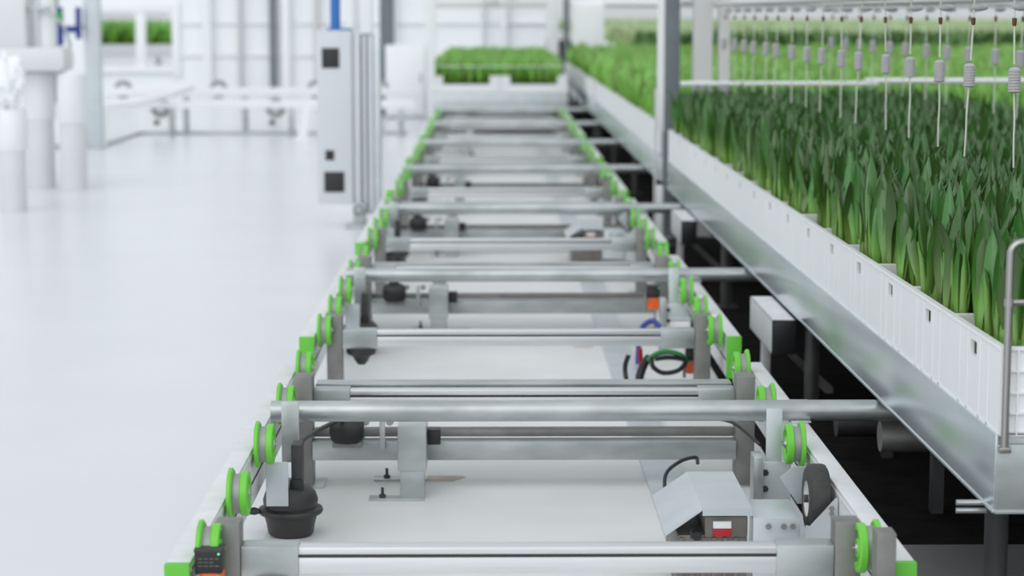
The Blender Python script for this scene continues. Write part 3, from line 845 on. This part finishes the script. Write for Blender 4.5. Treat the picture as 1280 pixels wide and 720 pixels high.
# ------------------------------------------------------------------ poles, rods, drip hoses
t = thing('support_pole', 'tall grey steel pole between the near and second bench trays', 'pole', (1.02, 12.15, 0))
bm = bmesh.new(); add_box(bm, -.035, .052, -.05, .05, 0, 3.4, .004); obj('pole', bm, M['pole'], t)
bm = bmesh.new(); add_box(bm, -.070, -.0355, -.05, .05, .61, 3.4, .003); obj('angle_strip', bm, M['white'], t)
bm = bmesh.new(); add_box(bm, -.068, -.036, -.05, .05, .012, .30, .003); obj('lower_strip', bm, M['white'], t)
bm = bmesh.new(); add_box(bm, -.10, .10, -.10, .10, 0, .012, .002); obj('base_plate', bm, M['galv'], t)
for i, (x0, x1, lab) in enumerate(((1.155, 1.262, 'wide pale grey post just right of the grey pole'), (1.30, 1.362, 'narrow pale grey post right of the wide one'))):
    t = thing('post', lab, 'post', ((x0 + x1) / 2, 12.2, 0), 'pale posts by the grey pole')
    hw = (x1 - x0) / 2
    bm = bmesh.new(); add_box(bm, -hw, hw, -.05, .05, 0, 3.2, .004); obj('shaft', bm, M['polel'], t)
    bm = bmesh.new(); add_box(bm, -hw - .02, hw + .02, -.07, .07, 0, .012, .002); obj('base_plate', bm, M['galv'], t)
t = thing('guide_rod', 'thin white rod upright against the crates beside the grey pole', 'rod', (0.925, 11.96, 0))
bm = bmesh.new(); add_tube(bm, [(0, 0, 0), (0, 0, .86)], .007, 8); obj('rod', bm, M['polel'], t)
bm = bmesh.new(); add_box(bm, -.03, .03, -.03, .03, 0, .008, .001); obj('base', bm, M['galv'], t)

t = thing('hose_rail', 'long thin white rail crossing behind the hanging drip hoses', 'rail', (0, 12.10, 0.885))
bm = bmesh.new(); add_tube(bm, [(1.075, 0, 0), (2.2, 0, 0)], .013, 10); obj('rail', bm, M['white'], t)
bm = bmesh.new(); add_tube(bm, [(2.13, 0, .016), (3.6, 0, .016)], .015, 10); obj('rail', bm, M['white'], t)
bm = bmesh.new(); add_tube(bm, [(3.5, 0.02, -.885), (3.5, 0.02, .03)], .012, 10); obj('support', bm, M['white'], t)

# drip manifolds: two lengthwise pipes above the bench, hoses hang from them
for j, (X, lab) in enumerate(((1.27, 'nearer white pipe feeding the front row of drip hoses'), (1.90, 'farther white pipe feeding the rear row of drip hoses'))):
    t = thing('manifold_pipe', lab, 'pipe', (X, 0, 1.335), 'drip feed pipes')
    bm = bmesh.new(); add_lathe(bm, [(.011, 4.2), (.013, 4.2), (.013, 12.1), (.011, 12.1)], 16, axis_y(0, 0, 0)); obj('pipe', bm, M['polel'], t)
    bm = bmesh.new()
    for yy in (4.6, 8.4, 12.0): add_tube(bm, [(0, yy, .0), (0, yy, 1.9)], .006, 8)
    obj('hanger', bm, M['polel'], t)

def build_hose(sway, swy, seed):
    r = random.Random(seed)
    t = thing('drip_hose', 'x', 'hose', (0, 0, 0))
    z0, zc, zw0, zw1, zb = 1.322, 1.262, 1.158, 1.088, .905
    k = lambda z: (sway * (z0 - z) / .4, swy * (z0 - z) / .4, z)
    bm = bmesh.new(); add_tube(bm, [k(z0), k((z0 + zw0) / 2 - .02), k(zw0)], .0024, 8, 6); obj('upper_hose', bm, M['hose'], t)
    bm = bmesh.new(); add_lathe(bm, [(.004, .008), (.0062, .006), (.0055, -.008), (.004, -.012)], 12, at(*k(zc))); obj('connector', bm, M['brown'], t)
    bm = bmesh.new(); add_lathe(bm, [(.003, -.006), (.008, .0), (.011, .014), (.008, .03), (.004, .036)], 12, Matrix.Translation(k(zc + .035)) @ Matrix.Rotation(PI / 2, 4, 'Y')); obj('valve', bm, M['weight'], t)
    bm = bmesh.new(); pr = [(.005, 0), (.012, .001)]
    n = 8
    for i in range(n):
        z = .002 + i * (.056 / n)
        pr += [(.0155, z + .001), (.0155, z + .0045), (.0137, z + .005), (.0137, z + .0068)]
    pr += [(.010, .0605), (.004, .062)]
    c = Vector(k(zw1))
    tilt = Matrix.Rotation(-sway / .4, 4, 'Y') if False else Matrix.Identity(4)
    add_lathe(bm, pr, 18, Matrix.Translation(c) @ tilt); obj('ribbed_weight', bm, M['weight'], t)
    bm = bmesh.new(); kx = r.uniform(-.002, .002)
    add_tube(bm, [k(zw1), (k(1.02)[0] + kx, k(1.02)[1], 1.02), k(.97), k(zb)], .0024, 8, 6); obj('lower_hose', bm, M['hose'], t)
    return t
protos = [build_hose(*a, i) for i, a in enumerate(((.012, .01), (-.016, .0), (0, -.01), (-.006, .012), (.02, .0)))]
used = set(); n1 = 0
order = [0, 1, 2, 2, 0, 1, 2, 3, 2, 2, 1, 2, 3, 2, 2, 1, 3, 2]
ys = [5.18 + .425 * i for i in range(16)]
ords = ['nearest', 'second', 'third', 'fourth', 'fifth', 'sixth', 'seventh', 'eighth', 'ninth', 'tenth', 'eleventh', 'twelfth', 'thirteenth', 'fourteenth', 'fifteenth', 'last']
for row, X in enumerate((1.27, 1.90)):
    for i, y in enumerate(ys):
        if row == 1: y = y + .30 - .0 * i
        if row == 1 and X > .262 * y + .2: continue
        if y > 12.0: continue
        p = protos[order[i]]
        key = order[i]
        if key not in used: o = p; used.add(key); o.location = (X, y, 0)
        else: o = dup(p, (X, y, 0))
        o['label'] = ('%s drip hose of the front row, %s from the right' % ('ribbed-weight', ords[i])) if row == 0 else 'drip hose with grey weight in the rear row, at %s post from the right' % ords[i]
        if row == 1: o['label'] = 'drip hose with small grey weight hanging in the rear row'
        o['group'] = ['front row of drip hoses', 'rear row of drip hoses'][row]
for i, p in enumerate(protos):
    if i not in used:
        for ch in list(p.children): bpy.data.objects.remove(ch)
        bpy.data.objects.remove(p)

# white pipes across the far benches
for i, (z, y, lab) in enumerate(((1.345, 12.35, 'white pipe crossing the top of the picture above the drip hoses'), (1.42, 29.8, 'thicker white pipe running across farther back'))):
    t = thing('header_pipe', lab, 'pipe', (0, y, z), 'white header pipes')
    bm = bmesh.new(); add_lathe(bm, [(.016 + .03 * i, 1.1), (.02 + .03 * i, 1.1), (.02 + .03 * i, 9), (.016 + .03 * i, 9)], 16, axis_x(0, 0, 0)); obj('pipe', bm, M['white'], t)
    bm = bmesh.new()
    for x in (1.5, 5, 8.8): add_tube(bm, [(x, 0, 0), (x, 0, 1.9)], .012, 8)
    obj('hanger', bm, M['white'], t)

# ------------------------------------------------------------------ control column at the left of the track
t = thing('control_column', 'tall pale grey control column with three black squares beside the track', 'control column', (-0.83, 12.7, 0))
bm = bmesh.new(); add_box(bm, -.21, .0, 0, .14, .146, 1.181, .006); cb = obj('cabinet', bm, M['cabinet'], t)
for x0, x1, z0, z1 in ((-.178, -.075, .959, 1.077), (-.163, -.111, .41, .468), (-.172, -.052, .218, .339)):
    bm = bmesh.new(); add_box(bm, x0, x1, -.006, .004, z0, z1, .002); obj('black_plate', bm, M['blackpl'], cb)
bm = bmesh.new()
add_box(bm, .004, .048, .02, .16, .11, 1.16, .004); add_box(bm, .060, .082, .03, .16, .10, 1.15, .003); add_box(bm, .094, .122, .03, .16, .10, 1.15, .003)
add_box(bm, .0, .128, .10, .17, .08, 1.16, .002)
obj('profile_post', bm, M['cabinet'], t)
bm = bmesh.new(); add_box(bm, .128, .165, .02, .17, .10, 1.13, .003); obj('side_post', bm, M['zinc'], t)
bm = bmesh.new(); add_box(bm, .05, .12, .06, .15, 1.16, 2.4, .004); obj('upper_post', bm, M['white'], t)
bm = bmesh.new(); add_box(bm, .0, .075, .0, .10, 0.02, .15, .006); add_box(bm, -.05, .10, -.03, .14, 0, .022, .003); obj('foot', bm, M['galv'], t)
bm = bmesh.new(); add_lathe(bm, [(.026, .012), (.03, .012), (.03, .0), (.026, 0)], 16, axis_y(.03, -.012, .11), close=True); obj('ring', bm, M['dsteel'], t)
t = thing('blue_pole', 'blue pole on a flat base on top of the control column', 'pole', (-0.93, 12.76, 1.181))
bm = bmesh.new(); add_lathe(bm, [(.030, .012), (.030, 1.2)], 20, at(.0, 0, 0)); obj('pole', bm, M['blue'], t)
bm = bmesh.new(); add_box(bm, -.05, .10, -.05, .05, 0, .012, .003); obj('base', bm, M['blue'], t)

# ------------------------------------------------------------------ transverse track behind the aisle
t = thing('transverse_track', 'white transverse roller track across the back of the aisle', 'conveyor', (0, 0, 0))
for y, z0, z1 in ((22.3, .295, .365), (23.35, .385, .475)):
    bm = bmesh.new(); add_box(bm, -4.15, -.80, y, y + .06, z0, z1, .004); obj('rail', bm, M['white'], t)
bm = bmesh.new(); add_box(bm, -3.75, -.9, 22.7, 22.74, .0, .03, .003); add_box(bm, -3.78, -3.74, 20.9, 22.74, .0, .03, .003); obj('floor_rail', bm, M['galv'], t)
bm = bmesh.new(); add_box(bm, -3.0, -.82, 22.9, 22.96, .335, .36, .003); obj('guide_rail', bm, M['white'], t)
for x, y in ((-3.35, 22.3), (-2.1, 22.3), (-.95, 22.3), (-3.35, 23.35), (-2.7, 23.35), (-1.35, 23.35)):
    bm = bmesh.new(); add_box(bm, x - .03, x + .03, y + .005, y + .055, 0, .30 if y < 23 else .39, .003); obj('leg', bm, M['galv'], t)
for x in (-4.05, -3.0, -1.93, -1.22):
    bm = bmesh.new(); add_lathe(bm, [(.05, -.03), (.10, -.03), (.10, .03), (.05, .03)], 28, axis_y(x, 23.46, .455), close=True); wl = obj('wheel', bm, M['tread'], t)
    bm = bmesh.new(); add_lathe(bm, [(.0505, -.028), (.0505, .028)], 20, axis_y(x, 23.46, .455)); obj('hub', bm, M['white'], wl)
for x in (-3.48, -2.27):
    bm = bmesh.new(); add_lathe(bm, [(.05, -.03), (.10, -.03), (.10, .03), (.05, .03)], 28, axis_y(x, 22.42, .29), close=True); wl = obj('wheel', bm, M['tread'], t)
    bm = bmesh.new(); add_lathe(bm, [(.0505, -.028), (.0505, .028)], 20, axis_y(x, 22.42, .29)); obj('hub', bm, M['white'], wl)
    bm = bmesh.new(); add_box(bm, x - .06, x - .005, 22.32, 22.36, .12, .17, .006); obj('stop', bm, M['black'], t)
t = thing('swing_rail', 'white rail slanting up between the two transverse rails', 'rail', (0, 0, 0))
bm = bmesh.new(); add_tube(bm, [(-4.0, 21.9, .345), (-3.55, 22.05, .39), (-3.2, 22.8, .50)], .035, 10, 6); obj('arm', bm, M['white'], t)
bm = bmesh.new(); add_box(bm, -4.04, -3.97, 21.87, 21.93, 0, .33, .004); obj('leg', bm, M['white'], t)
t = thing('slanted_leg', 'white slanting leg leaning on the transverse track near the column', 'leg support', (-1.93, 21.6, 0))
bm = bmesh.new(); add_prism(bm, [(-.05, 0), (.05, 0), (.10, .36), (.02, .36)], 0, .06, 'y'); obj('leg', bm, M['white'], t)
bm = bmesh.new(); add_box(bm, -.09, .09, -.02, .08, 0, .012, .002); obj('foot', bm, M['white'], t)

# far cabinets, posts and gantry
def cabinet(name, x0, x1, y, z1, lab, m='white'):
    t = thing(name, lab, 'cabinet', (x0, y, 0))
    w_ = x1 - x0
    bm = bmesh.new(); add_box(bm, 0, w_, 0, .35, .04, z1, .01); obj('body', bm, M[m], t)
    bm = bmesh.new(); add_box(bm, .02, w_ - .02, -.012, .002, .08, z1 - .04, .006); d = obj('door', bm, M[m], t)
    bm = bmesh.new(); add_box(bm, w_ - .07, w_ - .05, -.03, -.01, z1 * .5, z1 * .5 + .12, .004); obj('handle', bm, M['galv'], d)
    bm = bmesh.new(); add_box(bm, .01, w_ - .01, .01, .34, 0, .04); obj('plinth', bm, M['galv'], t)
cabinet('cabinet', -1.29, -.80, 26.0, .90, 'low white cabinet behind the control column')
cabinet('cabinet', 1.12, 1.57, 29.6, 1.42, 'tall white cabinet beyond the bright green tulips')
t = thing('dark_post', 'dark grey post standing behind the low white cabinet', 'post', (-1.30, 26.6, 0))
bm = bmesh.new(); add_box(bm, -.09, .09, 0, .1, 0, 3.2, .006); obj('shaft', bm, M['pole'], t)
bm = bmesh.new(); add_box(bm, -.12, .12, -.03, .13, 0, .015, .002); obj('base_plate', bm, M['galv'], t)
t = thing('gantry', 'white gantry frame straddling the track behind the tulip tray', 'gantry', (0, 30.7, 0))
for x in (-.86, .90):
    bm = bmesh.new(); add_box(bm, x - .10, x + .07, 0, .12, 0, 3.0, .008); obj('post', bm, M['white'], t)
bm = bmesh.new(); add_box(bm, -.79, .80, .02, .10, 1.36, 1.44, .006); obj('beam', bm, M['polel'], t)
bm = bmesh.new(); add_box(bm, -.1, .12, -.02, .14, 1.44, 1.56, .01); obj('lamp_box', bm, M['white'], t)
t = thing('pole', 'thin grey pole beside the tall white cabinet', 'pole', (1.04, 29.6, 0))
bm = bmesh.new(); add_lathe(bm, [(.04, 0), (.04, 3)], 16); obj('shaft', bm, M['pole'], t)
bm = bmesh.new(); add_lathe(bm, [(.045, 0), (.045, .015)], 16); obj('base_plate', bm, M['galv'], t)

# ------------------------------------------------------------------ machine corner at the left
def drum(x, y, r, h, hs, label):
    t = thing('drum', label, 'drum', (x, y, 0), 'white drums at the left')
    bm = bmesh.new(); add_lathe(bm, [(r * .96, 0), (r, .01), (r, hs)], 36); obj('body', bm, M['drum'], t)
    bm = bmesh.new(); add_lathe(bm, [(r * 1.05, hs - .015), (r * 1.13, hs), (r * 1.10, h - .02), (r * .98, h - .005), (r * .9, h)], 36); obj('sleeve', bm, M['white'], t)
    return t
drum(-3.06, 15.55, .098, .86, .50, 'white upright drum farthest right, under the machine arm')
drum(-3.33, 15.72, .10, .86, .52, 'white upright drum in the middle, behind the others')
drum(-3.12, 13.85, .085, .67, .41, 'white upright drum nearest, at the left edge of the picture')
t = thing('packing_machine', 'white machine head with rounded arm resting on the drums', 'machine', (0, 0, 0))
bm = bmesh.new(); add_box(bm, -3.62, -3.08, 15.42, 15.80, .862, 1.04, .05); obj('arm', bm, M['drum'], t)
bm = bmesh.new(); add_box(bm, -3.74, -3.36, 15.45, 15.8, 1.03, 1.45, .03); obj('housing', bm, M['drum'], t)
bm = bmesh.new(); add_lathe(bm, [(.06, 1.03), (.065, 1.08), (.06, 2.0)], 24, at(-3.24, 15.62, 0)); obj('duct', bm, M['white'], t)
bm = bmesh.new(); add_box(bm, -3.36, -3.2, 15.5, 15.56, 1.30, 1.33, .004); add_tube(bm, [(-3.22, 15.5, 1.30), (-3.10, 15.48, 1.20), (-3.05, 15.5, 1.04)], .012, 8, 6); obj('lever', bm, M['galv'], t)
bm = bmesh.new(); add_lathe(bm, [(.018, 0), (.018, .02)], 12, axis_y(-3.27, 15.66, 1.375)); obj('knob', bm, M['black'], t)
bm = bmesh.new(); bmesh.ops.create_icosphere(bm, subdivisions=4, radius=1)
for v in bm.verts:
    n = .12 * math.sin(9 * v.co.x + 3 * v.co.z) + .09 * math.sin(13 * v.co.y - 5 * v.co.z + 1) + .06 * math.sin(21 * v.co.z + 8 * v.co.x)
    v.co = Vector((v.co.x * .105, v.co.y * .10, v.co.z * .165)) * (1 + n)
o = obj('plastic_bag', bm, M['bag']); o.location = (-3.13, 13.8, .845)
tag(o, 'crumpled white plastic bag on top of the nearest drum', 'bag')
t = thing('steel_post', 'pale blue-grey post left of the transverse track', 'post', (-3.80, 20.4, 0))
bm = bmesh.new(); add_box(bm, -.075, .075, -.06, .06, 0, 3, .005); obj('shaft', bm, M['zinc'], t)
bm = bmesh.new(); add_box(bm, -.11, .11, -.09, .09, 0, .015, .002); obj('base_plate', bm, M['galv'], t)
cabinet('cabinet', -4.20, -3.90, 20.3, .42, 'small white cabinet at the foot of the blue-grey post')
t = thing('valve_frame', 'dark blue valve frame fixed to the side of the blue-grey post', 'valve', (-3.97, 20.25, .98))
bm = bmesh.new()
add_box(bm, -.14, -.085, 0, .05, 0, .36, .008); add_box(bm, .035, .085, 0, .05, .06, .36, .008); add_box(bm, -.10, .06, 0, .05, .12, .185, .008)
obj('frame', bm, M['navy'], t)
bm = bmesh.new(); add_lathe(bm, [(.05, -.02), (.06, 0), (.05, .02)], 20, axis_y(-.13, -.01, .27)); obj('knob', bm, M['gcable'], t)
bm = bmesh.new(); add_box(bm, .085, .105, 0, .12, .15, .2, .003); obj('mount', bm, M['galv'], t)

t = thing('hose_bundle', 'bundle of dark grey hoses hanging beside the dark blue valve frame', 'hoses', (-4.16, 20.3, 0))
for i, (dx, m) in enumerate(((0, 'pole'), (.035, 'tread'), (-.035, 'pole'))):
    bm = bmesh.new(); add_tube(bm, [(dx, .02 * i, 2.4), (dx + .01, .02 * i, 1.5), (dx * 1.4, .02 * i, 1.1), (dx * .6 + .02, .02 * i, .43)], .014, 8, 6)
    obj('hose', bm, M[m], t)
